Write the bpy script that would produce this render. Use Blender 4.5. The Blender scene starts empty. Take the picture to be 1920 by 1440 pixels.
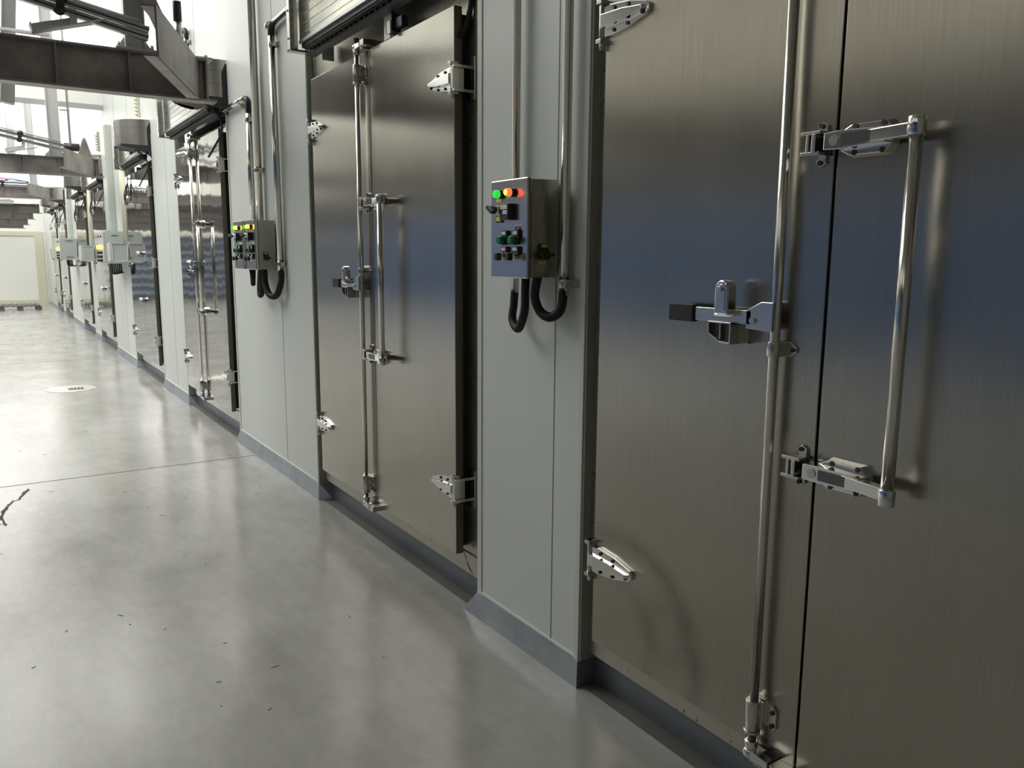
import bpy, bmesh, math, random
from mathutils import Vector, Matrix
random.seed(7)
PI = math.pi
sc = bpy.context.scene
C = sc.collection

# ------------------------------------------------------------------ camera, world, lights, exposure
yaw, pitch, roll = 0.579046888, 0.157394512, 0.00696076730
F = Vector((math.sin(yaw)*math.cos(pitch), math.cos(yaw)*math.cos(pitch), -math.sin(pitch)))
R0 = Vector((math.cos(yaw), -math.sin(yaw), 0)); U0 = R0.cross(F)
Rr = R0*math.cos(roll) + U0*math.sin(roll); Uu = -R0*math.sin(roll) + U0*math.cos(roll)
cd = bpy.data.cameras.new('camera'); cam = bpy.data.objects.new('camera', cd); C.objects.link(cam)
M = Matrix((Rr, Uu, -F)).transposed().to_4x4(); M.translation = Vector((-1.6368771, 0, 1.5)); cam.matrix_world = M
cd.sensor_width = 36; cd.lens = 1507.205/1920*36; cd.clip_start = .05; cd.clip_end = 200
sc.camera = cam
w = bpy.data.worlds.new('world'); sc.world = w; w.use_nodes = True
w.node_tree.nodes['Background'].inputs[0].default_value = (.75, .85, 1, 1)
w.node_tree.nodes['Background'].inputs[1].default_value = .3
sc.view_settings.view_transform = 'Standard'; sc.view_settings.look = 'None'
sc.view_settings.gamma = 1; sc.view_settings.use_curve_mapping = False
EXPO = 0.36
sc.view_settings.exposure = EXPO
FARWIN, SKYL, SIDEFILL = 3.6, 4.9, .50        # strength of far window, roof lights, added side glow panels

# ------------------------------------------------------------------ materials
def mat(name, col, rough=.5, metal=0., emit=0., ecol=None, spec=.5):
    m = bpy.data.materials.new(name); m.use_nodes = True
    b = m.node_tree.nodes['Principled BSDF']
    b.inputs['Base Color'].default_value = (*col, 1); b.inputs['Roughness'].default_value = rough
    b.inputs['Metallic'].default_value = metal; b.inputs['Specular IOR Level'].default_value = spec
    if emit:
        b.inputs['Emission Color'].default_value = (*(ecol or col), 1); b.inputs['Emission Strength'].default_value = emit
    return m
def nodes(m): return m.node_tree.nodes, m.node_tree.links, m.node_tree.nodes['Principled BSDF']
def noise(m, scale=(1, 1, 1), s=5, detail=4, rough=.6, obj=True):
    n, l, b = nodes(m); tc = n.new('ShaderNodeTexCoord'); mp = n.new('ShaderNodeMapping'); nz = n.new('ShaderNodeTexNoise')
    mp.inputs['Scale'].default_value = scale; nz.inputs['Scale'].default_value = s; nz.inputs['Detail'].default_value = detail
    nz.inputs['Roughness'].default_value = rough
    g = n.new('ShaderNodeNewGeometry')
    l.new(g.outputs['Position'], mp.inputs[0]); l.new(mp.outputs[0], nz.inputs['Vector']); return nz
def ramp(m, src, p0, c0, p1, c1):
    n, l, b = nodes(m); r = n.new('ShaderNodeValToRGB'); r.color_ramp.elements[0].position = p0; r.color_ramp.elements[1].position = p1
    r.color_ramp.elements[0].color = (*c0, 1); r.color_ramp.elements[1].color = (*c1, 1); l.new(src.outputs[0], r.inputs[0]); return r
def rng(m, src, a, b_, lo, hi):
    n, l, b = nodes(m); r = n.new('ShaderNodeMapRange'); r.inputs[1].default_value = a; r.inputs[2].default_value = b_
    r.inputs[3].default_value = lo; r.inputs[4].default_value = hi; l.new(src.outputs[0], r.inputs[0]); return r
def bump(m, src, st, dist=.01):
    n, l, b = nodes(m); bp = n.new('ShaderNodeBump'); bp.inputs['Strength'].default_value = st; bp.inputs['Distance'].default_value = dist
    l.new(src.outputs[0], bp.inputs['Height']); l.new(bp.outputs[0], b.inputs['Normal'])
def mix_mul(m, r1, r2):
    n, l, b = nodes(m); x = n.new('ShaderNodeMix'); x.data_type = 'RGBA'; x.blend_type = 'MULTIPLY'; x.inputs[0].default_value = 1
    l.new(r1.outputs[0], x.inputs[6]); l.new(r2.outputs[0], x.inputs[7]); return x

def steel(name, base, rough, wav=0., smudge=False, speck=False, ani=0.):
    m = mat(name, base, rough, 1.0); n, l, b = nodes(m)
    grain = noise(m, (1, 1, .02), 260, 2, .5)
    blot = noise(m, (1, 1, 1), 2.2, 5, .6)
    c1 = ramp(m, grain, .3, tuple(x*.94 for x in base), .7, tuple(min(1, x*1.05) for x in base))
    c2 = ramp(m, blot, .2, (.88, .865, .84), .8, (1, 1, 1))
    x = mix_mul(m, c1, c2); out = x.outputs[2]
    if smudge:   # swinging scuff arcs near the low hinge and dull finger marks
        g = n.new('ShaderNodeNewGeometry'); sp = n.new('ShaderNodeSeparateXYZ'); l.new(g.outputs['Position'], sp.inputs[0])
        def mth(op, a, bb=None):
            k = n.new('ShaderNodeMath'); k.operation = op
            for i, v in enumerate((a, bb)):
                if v is None: continue
                if isinstance(v, (int, float)): k.inputs[i].default_value = v
                else: l.new(v, k.inputs[i])
            return k.outputs[0]
        nz = noise(m, (1, 1, 1), 9, 3)
        total = None
        for cy, cz, r, wd, st in ((1.82, .30, .33, .055, .42), (1.88, .30, .20, .05, .26), (1.62, .40, .07, .08, .22)):
            dy = mth('SUBTRACT', sp.outputs[1], cy); dz = mth('SUBTRACT', sp.outputs[2], cz)
            d = mth('SQRT', mth('ADD', mth('MULTIPLY', dy, dy), mth('MULTIPLY', dz, dz)))
            e = mth('ABSOLUTE', mth('SUBTRACT', d, r)); k = mth('MAXIMUM', mth('SUBTRACT', 1.0, mth('DIVIDE', e, wd)), 0.0)
            k = mth('MULTIPLY', mth('MULTIPLY', k, st), mth('MULTIPLY', nz.outputs[0], 1.6))
            total = k if total is None else mth('ADD', total, k)
        dk = n.new('ShaderNodeMix'); dk.data_type = 'RGBA'; l.new(total, dk.inputs[0]); l.new(out, dk.inputs[6])
        dk.inputs[7].default_value = (.12, .10, .08, 1); out = dk.outputs[2]
    if speck:
        s = noise(m, (1, 1, 1.6), 55, 2, .5); r = ramp(m, s, .27, (.18, .13, .09), .34, (1, 1, 1))
        y = n.new('ShaderNodeMix'); y.data_type = 'RGBA'; y.blend_type = 'MULTIPLY'; y.inputs[0].default_value = 1
        l.new(out, y.inputs[6]); l.new(r.outputs[0], y.inputs[7]); out = y.outputs[2]
    l.new(out, b.inputs['Base Color'])
    rr = rng(m, blot, .15, .85, rough*.85, rough*1.2); l.new(rr.outputs[0], b.inputs['Roughness'])
    if ani:
        cx = n.new('ShaderNodeCombineXYZ'); cx.inputs[1].default_value = 1; cx.inputs[0].default_value = .25; l.new(cx.outputs[0], b.inputs['Tangent']); b.inputs['Anisotropic'].default_value = ani
    if wav:
        wv = noise(m, (1, 1, .8), 3.2, 2, .5); bump(m, wv, wav, .03)
    return m
ST = steel('brushed_steel', (.47, .45, .395), .24, 0, True, False, .7)
ST2 = steel('brushed_steel_far', (.50, .485, .44), .20, .02, False, False, .6)
SBAND = steel('speckled_steel', (.55, .53, .46), .42, 0, False, True)
SM = steel('polished_steel', (.52, .52, .50), .06, .10)
EDGE = mat('dark_steel_edge', (.15, .14, .12), .35, .8)
SIDE = steel('box_side_steel', (.50, .48, .42), .25, .03)
SBOX = steel('box_steel', (.62, .61, .60), .20, .05)
CHROME = mat('chrome', (.78, .78, .77), .10, 1)
SATIN = mat('satin_chrome', (.60, .59, .56), .22, 1)
TUBE = mat('steel_tube', (.72, .71, .67), .16, 1)
HOLE = mat('screw_recess', (.05, .05, .05), .5, .6)
BLACK = mat('black_rubber', (.012, .012, .014), .55)
BLK2 = mat('black_plastic', (.02, .02, .023), .35)
HOODBLK = mat('hood_black', (.03, .032, .037), .5, .3)
WALLM = mat('wall_panel_paint', (.60, .655, .635), .42)
n_, l_, b_ = nodes(WALLM); nz = noise(WALLM, (1, 1, .25), 1.3, 3); r_ = ramp(WALLM, nz, .3, (.60, .64, .605), .7, (.65, .69, .655)); l_.new(r_.outputs[0], b_.inputs['Base Color'])
TRIMM = mat('corner_trim_paint', (.58, .61, .56), .35)
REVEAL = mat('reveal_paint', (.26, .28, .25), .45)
SEAM = mat('seam_dark', (.22, .24, .23), .6)
CAULK = mat('white_caulk', (.72, .74, .70), .5)
GALV = mat('galvanised_kick', (.42, .455, .50), .38, .75)
n_, l_, b_ = nodes(GALV); nz = noise(GALV, (1, 1, 1), 6, 4); r_ = ramp(GALV, nz, .3, (.38, .41, .46), .7, (.50, .54, .58)); l_.new(r_.outputs[0], b_.inputs['Base Color'])
CURB = mat('curb_sheet', (.20, .22, .25), .38, .6)
DARKFL = mat('threshold_strip', (.13, .125, .115), .7)
JOINT = mat('joint_line', (.10, .10, .095), 1, 0, 0, None, 0)
FARW = mat('far_wall_paint', (.80, .81, .77), .6)
BEIGE = mat('beige_frame', (.62, .60, .47), .6)
CEIL = mat('ceiling_paint', (.42, .42, .39), .8)
OPPW = mat('opposite_wall_paint', (.34, .33, .28), .7)
BEAMD = mat('far_beam_steel', (.12, .11, .105), .6, .4)
BEAM = mat('beam_steel', (.3, .28, .27), .42, .7)
n_, l_, b_ = nodes(BEAM); nz = noise(BEAM, (1, 1, 1), 4, 5); r_ = ramp(BEAM, nz, .35, (.24, .215, .22), .68, (.42, .38, .35)); l_.new(r_.outputs[0], b_.inputs['Base Color'])
ALU = mat('aluminium', (.52, .52, .52), .35, .9)
GREYM = mat('grey_post', (.54, .55, .55), .45, .5)
PAINTG = mat('grey_enamel', (.52, .565, .55), .4)
BEIGEB = mat('beige_box_side', (.50, .485, .42), .4)
CREAM = mat('cream_conduit', (.66, .64, .52), .45)
BLUEW = mat('blue_crate_standin', (.085, .165, .38), .5)
BLUEG = mat('dull_crate_standin', (.09, .12, .20), .5)
DARKW = mat('added_dark_band', (.045, .045, .05), .7)
GREENL = mat('green_lamp', (.02, .55, .06), .3, 0, .55, (.03, .9, .08))
REDL = mat('red_lamp', (.9, .08, .02), .3, 0, 1.6, (1, .10, .03))
YELL = mat('yellow_lamp', (1, .5, .05), .3, 0, 5, (1, .45, .03))
GBTN = mat('green_button', (.01, .20, .06), .25)
YEL = mat('yellow_label', (.70, .66, .05), .5)
WHT = mat('white_label', (.75, .76, .78), .4)
BLUEP = mat('blue_tube', (.04, .12, .5), .4)
REDP = mat('red_tube', (.6, .06, .04), .4)
def emis(name, col, s):
    m = bpy.data.materials.new(name); m.use_nodes = True; n = m.node_tree.nodes; n.remove(n['Principled BSDF'])
    e = n.new('ShaderNodeEmission'); e.inputs[0].default_value = (*col, 1); e.inputs[1].default_value = s
    m.node_tree.links.new(e.outputs[0], n['Material Output'].inputs[0]); return m
WINF = emis('far_daylight', (1, .98, .95), FARWIN)
WINS = emis('roof_daylight', (1, .98, .93), SKYL)
SIDEGLOW = emis('side_fill_glow', (1, .97, .86), SIDEFILL)
# polished concrete
FLO = mat('polished_concrete', (.40, .40, .37), .22)
n_, l_, b_ = nodes(FLO)
na = noise(FLO, (1, 1, 1), .9, 6, .65); nb = noise(FLO, (1.4, .6, 1), 3.2, 8, .62); nc = noise(FLO, (1, 2.5, 1), 28, 3, .6)
ra = ramp(FLO, na, .30, (.36, .358, .335), .72, (.50, .498, .48)); rb = ramp(FLO, nb, .25, (.78, .78, .775), .75, (1.0, 1.0, 1.0))
nd = noise(FLO, (1.5, .55, 1), 15, 6, .7); rd = ramp(FLO, nd, .3, (.86, .86, .855), .7, (1, 1, 1)); xm = mix_mul(FLO, ra, rb)
xd = n_.new('ShaderNodeMix'); xd.data_type = 'RGBA'; xd.blend_type = 'MULTIPLY'; xd.inputs[0].default_value = 1; l_.new(xm.outputs[2], xd.inputs[6]); l_.new(rd.outputs[0], xd.inputs[7]); xm = xd
rs = ramp(FLO, nc, .24, (.45, .44, .42), .30, (1, 1, 1))
x2 = n_.new('ShaderNodeMix'); x2.data_type = 'RGBA'; x2.blend_type = 'MULTIPLY'; x2.inputs[0].default_value = .6
l_.new(xm.outputs[2], x2.inputs[6]); l_.new(rs.outputs[0], x2.inputs[7]); l_.new(x2.outputs[2], b_.inputs['Base Color'])
rr = rng(FLO, nb, .25, .75, .15, .26); l_.new(rr.outputs[0], b_.inputs['Roughness'])
bump(FLO, nb, .03, .01)

# ------------------------------------------------------------------ mesh helpers
class MB:
    def __init__(s): s.bm = bmesh.new()
    def box(s, x0, x1, y0, y1, z0, z1):
        v = [s.bm.verts.new((x, y, z)) for x in (x0, x1) for y in (y0, y1) for z in (z0, z1)]
        for f in ((0, 1, 3, 2), (4, 6, 7, 5), (0, 4, 5, 1), (2, 3, 7, 6), (0, 2, 6, 4), (1, 5, 7, 3)): s.bm.faces.new([v[i] for i in f])
        return s
    def obox(s, c, ax, ay, az):      # centre and three half-axis vectors
        c, ax, ay, az = Vector(c), Vector(ax), Vector(ay), Vector(az)
        v = [s.bm.verts.new(c + i*ax + j*ay + k*az) for i in (-1, 1) for j in (-1, 1) for k in (-1, 1)]
        for f in ((0, 1, 3, 2), (4, 6, 7, 5), (0, 4, 5, 1), (2, 3, 7, 6), (0, 2, 6, 4), (1, 5, 7, 3)): s.bm.faces.new([v[i] for i in f])
        return s
    def cyl(s, p0, p1, r, seg=20, r2=None):
        p0, p1 = Vector(p0), Vector(p1); r2 = r if r2 is None else r2
        d = (p1-p0).normalized(); a = d.orthogonal().normalized(); b = d.cross(a)
        A = [s.bm.verts.new(p0 + r*(a*math.cos(2*PI*i/seg) + b*math.sin(2*PI*i/seg))) for i in range(seg)]
        B = [s.bm.verts.new(p1 + r2*(a*math.cos(2*PI*i/seg) + b*math.sin(2*PI*i/seg))) for i in range(seg)]
        for i in range(seg):
            j = (i+1) % seg; f = s.bm.faces.new((A[i], A[j], B[j], B[i])); f.smooth = True
        s.bm.faces.new(A[::-1]); s.bm.faces.new(B); return s
    def tube(s, pts, r, seg=12, ribs=0):
        P = [Vector(p) for p in pts]
        # catmull-rom
        Q = []
        for i in range(len(P)-1):
            a = P[max(0, i-1)]; b = P[i]; c = P[i+1]; d = P[min(len(P)-1, i+2)]
            K = 10
            for k in range(K):
                t = k/K; Q.append(.5*((2*b) + (c-a)*t + (2*a-5*b+4*c-d)*t*t + (3*b-a-3*c+d)*t**3))
        Q.append(P[-1])
        if ribs:
            out = []
            for i in range(len(Q)-1):
                for k in range(ribs): out.append(Q[i].lerp(Q[i+1], k/ribs))
            out.append(Q[-1]); Q = out
        prev = None; n = len(Q); a = None
        for i, q in enumerate(Q):
            t = (Q[min(n-1, i+1)] - Q[max(0, i-1)]).normalized()
            if a is None: a = t.orthogonal().normalized()
            a = (a - t*a.dot(t)).normalized(); b = t.cross(a)
            rr = r*(1.0 if (i % 2 or not ribs) else .90)
            ring = [s.bm.verts.new(q + rr*(a*math.cos(2*PI*j/seg) + b*math.sin(2*PI*j/seg))) for j in range(seg)]
            if prev:
                for j in range(seg):
                    k = (j+1) % seg; f = s.bm.faces.new((prev[j], prev[k], ring[k], ring[j])); f.smooth = True
            else: s.bm.faces.new(ring[::-1])
            prev = ring
        s.bm.faces.new(prev); return s
    def prism(s, pts, axis, lo, hi, inset=0):    # pts in the other two axes (in order), extruded along axis
        def mk(p, t):
            return (t, p[0], p[1]) if axis == 'x' else ((p[0], t, p[1]) if axis == 'y' else (p[0], p[1], t))
        cx = sum(p[0] for p in pts)/len(pts); cy = sum(p[1] for p in pts)/len(pts)
        q = [(cx+(p[0]-cx)*(1-inset), cy+(p[1]-cy)*(1-inset)) for p in pts]
        A = [s.bm.verts.new(mk(p, lo)) for p in q]; B = [s.bm.verts.new(mk(p, hi)) for p in pts]
        s.bm.faces.new(A[::-1]); s.bm.faces.new(B)
        for i in range(len(pts)):
            j = (i+1) % len(pts); s.bm.faces.new((A[i], A[j], B[j], B[i]))
        return s
    def ball(s, c, r, sc_=(1, 1, 1)):
        m = Matrix.Translation(c) @ Matrix.Diagonal((*[r*k for k in sc_], 1))
        res = bmesh.ops.create_uvsphere(s.bm, u_segments=16, v_segments=10, radius=1, matrix=m)
        for v in res['verts']:
            for f in v.link_faces: f.smooth = True
        return s
def obj(name, mb, m, parent=None, bev=0):
    bm = mb.bm
    bmesh.ops.recalc_face_normals(bm, faces=bm.faces)
    me = bpy.data.meshes.new(name); bm.to_mesh(me); bm.free(); me.materials.append(m)
    o = bpy.data.objects.new(name, me); C.objects.link(o)
    if parent: o.parent = parent
    if bev:
        b = o.modifiers.new('bevel', 'BEVEL'); b.width = bev; b.segments = 2; b.limit_method = 'ANGLE'; b.angle_limit = math.radians(40)
    return o
def sobj(name, mb, m, parent=None, bev=0):   # every loose piece becomes a part of its own
    bm = mb.bm; bm.verts.index_update(); seen = {}; groups = []
    for v in bm.verts:
        if v in seen: continue
        st = [v]; seen[v] = len(groups); g = [v]
        while st:
            q = st.pop()
            for e in q.link_edges:
                o2 = e.other_vert(q)
                if o2 not in seen: seen[o2] = seen[v]; st.append(o2); g.append(o2)
        groups.append(g)
    for g in groups:
        k = MB(); mp = {v: k.bm.verts.new(v.co) for v in g}; fs = set(f for v in g for f in v.link_faces)
        for f in fs: nf = k.bm.faces.new([mp[v] for v in f.verts]); nf.smooth = f.smooth
        obj(name, k, m, parent, bev)
    bm.free()
def tag(o, label=None, cat=None, group=None, kind=None):
    if label: o['label'] = label
    if cat: o['category'] = cat
    if group: o['group'] = group
    if kind: o['kind'] = kind
    return o
def empty(name, loc=(0, 0, 0)):
    o = bpy.data.objects.new(name, None); C.objects.link(o); o.location = loc; o.empty_display_size = .05; return o
def thing(name, loc, label, cat, group=None): return tag(empty(name, loc), label, cat, group)
def struct(name, mb, m, label=None, bev=0): return tag(obj(name, mb, m, None, bev), label, None, None, 'structure')
def kids(o): return [c for c in bpy.data.objects if c.parent == o]
def copy_tree(o, parent=None):
    ch = kids(o); c = o.copy(); C.objects.link(c); c.parent = parent
    for k in ch: copy_tree(k, c)
    return c

# ------------------------------------------------------------------ door positions: (y0 near edge of leaf, width, near margin, far margin)
DOORS = [(.33, 1.63, .14, .11), (2.887, 1.631, .137, .155), (6.62, 1.65, .137, .15), (9.82, 1.66, .14, .15),
         (13.62, 1.63, .14, .15), (16.42, 1.63, .14, .15), (20.62, 1.63, .14, .15), (23.15, 1.63, .14, .15)]
YF = 28.0; ZC = 6.5; ZW = 2.78
# ------------------------------------------------------------------ room shell
struct('floor', MB().box(-10.2, .6, -5, YF+.2, -.1, 0), FLO, 'pale polished concrete floor, glossy towards the far end')
struct('ceiling', MB().box(-10.2, .6, -5, YF+.2, ZC, ZC+.1), CEIL)
ed = [-5.0]
for y0, wd, a, b in DOORS: ed += [y0-a, y0+wd+b]
ed.append(YF+.2)
wr = MB()
for i in range(0, len(ed), 2): wr.box(0, .25, ed[i], ed[i+1], 0, ZW)
wr.box(0, .25, -5, YF+.2, ZW, ZC)
wall = struct('wall_right', wr, WALLM, 'long pale green panel wall with the row of cold-store doors')
sm = MB()
for y in (2.233, 5.28, 8.95, 12.3, 18.9): sm.box(-.0012, .001, y-.002, y+.002, .11, ZC)
for y in (.9, 3.8, 7.4, 11.2): sm.box(-.0012, .001, y-.002, y+.002, 3.0, ZC)
obj('panel_seam', sm, SEAM, wall)
tr = MB()
for i in range(1, len(ed)-1):
    y = ed[i]
    if i % 2: tr.box(-.004, .012, y-.03, y+.003, .10, ZW) ; tr.box(.0, .05, y-.003, y+.002, .10, ZW)
    else: tr.box(-.004, .012, y-.003, y+.022, .10, ZW)
# recess linings facing the camera at the far side of every opening
obj('corner_trim', tr, TRIMM, wall, .0015)
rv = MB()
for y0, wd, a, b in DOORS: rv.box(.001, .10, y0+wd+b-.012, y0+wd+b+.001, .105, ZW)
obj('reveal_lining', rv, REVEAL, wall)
# kick plates
kb = MB(); ck = MB(); fr = MB(); fg = MB()
for i in range(0, len(ed), 2):
    a, b = ed[i], ed[i+1]
    kb.bm.faces.new([kb.bm.verts.new(p) for p in ((-.003, a, .112), (-.003, b, .112), (-.016, b+.10, 0), (-.005, a, 0))])
    ck.box(-.005, .001, a, b, .111, .119)
for i in range(2, len(ed), 2):
    a, b = ed[i], ed[i+1]
    (fr if i == 2 else fg).bm.faces.new([(fr if i == 2 else fg).bm.verts.new(p) for p in ((-.003, a-.001, .112), (.076, a-.001, .112), (.076, a-(.012 if i == 2 else .05), 0), (-.005, a-.001, 0))])
base = struct('baseboard_right', kb, GALV, 'bluish galvanised sloped kick plate at the foot of the panel wall')
obj('kick_return', fr, CURB, base); sobj('kick_return', fg, GALV, base); obj('caulk_line', ck, CAULK, base)
# curbs and dark floor strips under the doors
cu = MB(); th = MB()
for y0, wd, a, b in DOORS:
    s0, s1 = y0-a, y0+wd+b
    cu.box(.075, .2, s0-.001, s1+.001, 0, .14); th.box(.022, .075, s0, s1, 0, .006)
struct('trim_1', cu, CURB, 'dark blue-grey sheet curb recessed beneath the doors')
struct('trim_2', th, DARKFL, 'dark strip of floor along the door curbs')
# other walls
struct('wall_back', MB().box(-10.2, .6, -5.1, -5, 0, ZC), OPPW)
wl = struct('wall_left', MB().box(-10.2, -10, -5, YF+.2, 0, ZC), OPPW, 'opposite wall of the hall')
bc = MB().box(-10, -9.9, -5, 4.6, 0, 2.7)
z = 0.05
while z < 2.6:
    bc.box(-9.9, -9.82, 4.6, YF, z, z+.11); z += .2
obj('blue_crate_standin', bc, BLUEW, wl)  # unseen stand-in for blue crates, added for the door reflections
obj('added_dark_band', MB().box(-10, -9.97, -5, YF, 2.72, 4.25), DARKW, wl)  # added dark sheet, makes the dark zone mirrored in the door leaves
for k, (a, b) in enumerate(((-4.5, .5), (1.5, 6.5), (7.5, 12.5), (13.5, 18.5), (19.5, 24.5))):
    t = tag(obj('window_%d' % (k+4), MB().box(-9.99, -9.96, a, b, 4.45, 6.2), SIDEGLOW), None, None, None, 'structure')  # unseen glowing panels, added to light the hall and brighten door reflections
# far wall: beige-framed opening below, bright glazing above
fw = MB().box(-10.2, .6, YF, YF+.15, 0, 3.2); fw.box(-10.2, .6, YF, YF+.15, 6.0, ZC); fw.box(-10.2, -4.2, YF, YF+.15, 3.2, 6.0)
fwo = struct('wall_far', fw, FARW, 'bright white far end wall of the hall')
bf = MB().box(-6, -.28, YF-.03, YF, 2.0, 2.13).box(-.28, -.05, YF-.03, YF, 0, 2.13).box(-6, -.28, YF-.02, YF, 0, .12)
obj('beige_frame', bf, BEIGE, fwo)
st_ = MB(); z = .1
while z < 2.15:
    st_.box(-8.5, -1.75, YF-.12, YF-.03, z, z+.13); z += .26
obj('blue_crate_standin', st_, BLUEG, fwo); obj('dark_band', MB().box(-8.5, -1.75, YF-.04, YF-.001, 2.3, 3.15), DARKW, fwo)  # crate stand-in and dark sheet, out of view, added for polished door reflections
struct('window_1', MB().box(-4.2, .3, YF+.02, YF+.05, 3.2, 6.0), WINF, 'overexposed bright glazing in the far end wall')
# cross header at mid hall
struct('wall_header', MB().box(-10, 0, 13.3, 13.42, 3.56, 4.35).box(-10, -2.4, 13.3, 13.42, 4.35, ZC), FARW, 'white panel header hanging across the hall')
tag(obj('trim_3', MB().box(-10, 0, 13.27, 13.30, 3.53, 3.60), ALU), 'grey lower edge rail of the cross header', None, None, 'structure')
struct('window_2', MB().box(-2.4, -.02, 13.33, 13.36, 4.35, ZC), WINF)
struct('window_3', MB().box(-6.5, -1.0, 6.2, 12.6, ZC-.03, ZC-.01), WINS)
struct('window_9', MB().box(-6.5, -1.0, 15, 26, ZC-.03, ZC-.01), WINS)

# floor details
fj = MB().box(-8, -.02, 6.018, 6.024, 0, .0012)
fj.box(-8, -.02, 12.9, 12.905, 0, .0012)
struct('trim_4', fj, JOINT, 'thin dark saw-cut joint across the concrete floor')
def ribbon(pts, w0):
    m = MB(); vs = []
    for i, p in enumerate(pts):
        a = Vector(pts[max(0, i-1)]); b = Vector(pts[min(len(pts)-1, i+1)]); d = (b-a).normalized(); nn = Vector((-d.y, d.x))
        ww = w0*(.35+random.random()) * (0.3 if i in (0, len(pts)-1) else 1)
        vs.append((m.bm.verts.new((p[0]+nn.x*ww, p[1]+nn.y*ww, .0012)), m.bm.verts.new((p[0]-nn.x*ww, p[1]-nn.y*ww, .0012))))
    for i in range(len(vs)-1): m.bm.faces.new((vs[i][0], vs[i+1][0], vs[i+1][1], vs[i][1]))
    return m
cp = [(-1.50, 5.90), (-1.53, 5.76), (-1.565, 5.66), (-1.60, 5.62), (-1.63, 5.50), (-1.66, 5.36), (-1.655, 5.22), (-1.64, 5.10)]; cq = []
for i in range(len(cp)-1):
    for k in range(5):
        f = k/5; cq.append((cp[i][0]*(1-f)+cp[i+1][0]*f+random.uniform(-.007, .007), cp[i][1]*(1-f)+cp[i+1][1]*f+random.uniform(-.012, .012)))
crk = ribbon(cq, .010)
struct('trim_5', crk, mat('crack_fill', (.13, .125, .115), 1, 0, 0, None, 0), 'jagged dark crack in the floor at the left edge')
sc_ = MB()
for k in range(46):
    x = random.uniform(-1.7, -.15); y = random.uniform(2.0, 8); a = random.uniform(0, PI); L = random.uniform(.004, .016)
    sc_.obox((x, y, .0006), (math.cos(a)*L, math.sin(a)*L, 0), (-math.sin(a)*.0015, math.cos(a)*.0015, 0), (0, 0, .0005))
tag(obj('floor_scuffs', sc_, mat('scuff', (.10, .095, .09), 1, 0, 0, None, 0)), 'small dark scuffs and specks scattered over the concrete floor', 'scuffs', None, 'stuff')
# drain cover
t = thing('floor_drain', (-.91, 10.13, 0), 'round steel drain cover set in the floor at left', 'drain')
m = MB().cyl((0, 0, 0), (0, 0, .004), .25, 48); obj('cover', m, mat('drain_cover', (.60, .60, .57), .35, .5), t)
m = MB().box(-.03, .12, -.09, .05, .004, .007); obj('slot_grate', m, HOLE, t)
m = MB()
for k in range(4): m.box(-.02+.035*k, -.008+.035*k, -.085, .045, .007, .010)
sobj('grate_bar', m, ALU, t)

# ------------------------------------------------------------------ door hardware (all in the door's local space, origin at the leaf's near bottom edge)
XL = -.03
def screws(mb, pts, x, r=.0055):
    for y, z in pts: mb.cyl((x+.002, y, z), (x-.0035, y, z), r, 12)
    return mb
def hinge(p, yedge, z, s, bracket):   # s=+1: strap runs towards +y from the edge; s=-1: towards -y
    o = [(yedge-s*.012, z-.040), (yedge-s*.012, z+.040), (yedge+s*.03, z+.044), (yedge+s*.11, z+.035), (yedge+s*.185, z+.016), (yedge+s*.195, z+.008),
         (yedge+s*.195, z-.008), (yedge+s*.185, z-.016), (yedge+s*.11, z-.035), (yedge+s*.03, z-.044)]
    m = MB().prism(o, 'x', XL, XL-.012)
    q = [(yedge-s*.012, z-.022), (yedge-s*.012, z+.022), (yedge+s*.10, z+.018), (yedge+s*.19, z+.006), (yedge+s*.19, z-.006), (yedge+s*.10, z-.018)]
    m.prism(q, 'x', XL-.026, XL-.008, .12)
    h = obj('hinge', m, CHROME, p, .0015)
    pts = [(yedge+s*.05, z+.031), (yedge+s*.11, z+.026), (yedge+s*.05, z-.031), (yedge+s*.11, z-.026), (yedge+s*.172, z-.010)]
    sobj('hinge_screw', screws(MB(), pts, XL-.013), HOLE, h)
    yp = yedge-s*.006
    pin = MB().cyl((XL-.012, yp, z-.062), (XL-.012, yp, z+.062), .0085, 14).cyl((XL-.012, yp, z-.078), (XL-.012, yp, z-.060), .006, 12, .008)
    pin.box(XL-.026, XL+.010, yp-.012, yp+.012, z+.050, z+.062).box(XL-.026, XL+.010, yp-.012, yp+.012, z-.060, z-.048)
    obj('hinge_pin', pin, SATIN, h, .001)
    if bracket:
        br = MB().box(XL-.018, .034, yedge-.034, yedge-.006, z+.038, z+.050).box(XL-.018, .034, yedge-.034, yedge-.006, z-.052, z-.040)
        br.box(.026, .0395, yedge-.062, yedge-.004, z-.082, z+.082).box(XL-.02, XL+.03, yedge-.026, yedge-.002, z-.040, z+.038)
        obj('hinge_bracket', br, SATIN, h, .0015)
    return h
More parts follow.
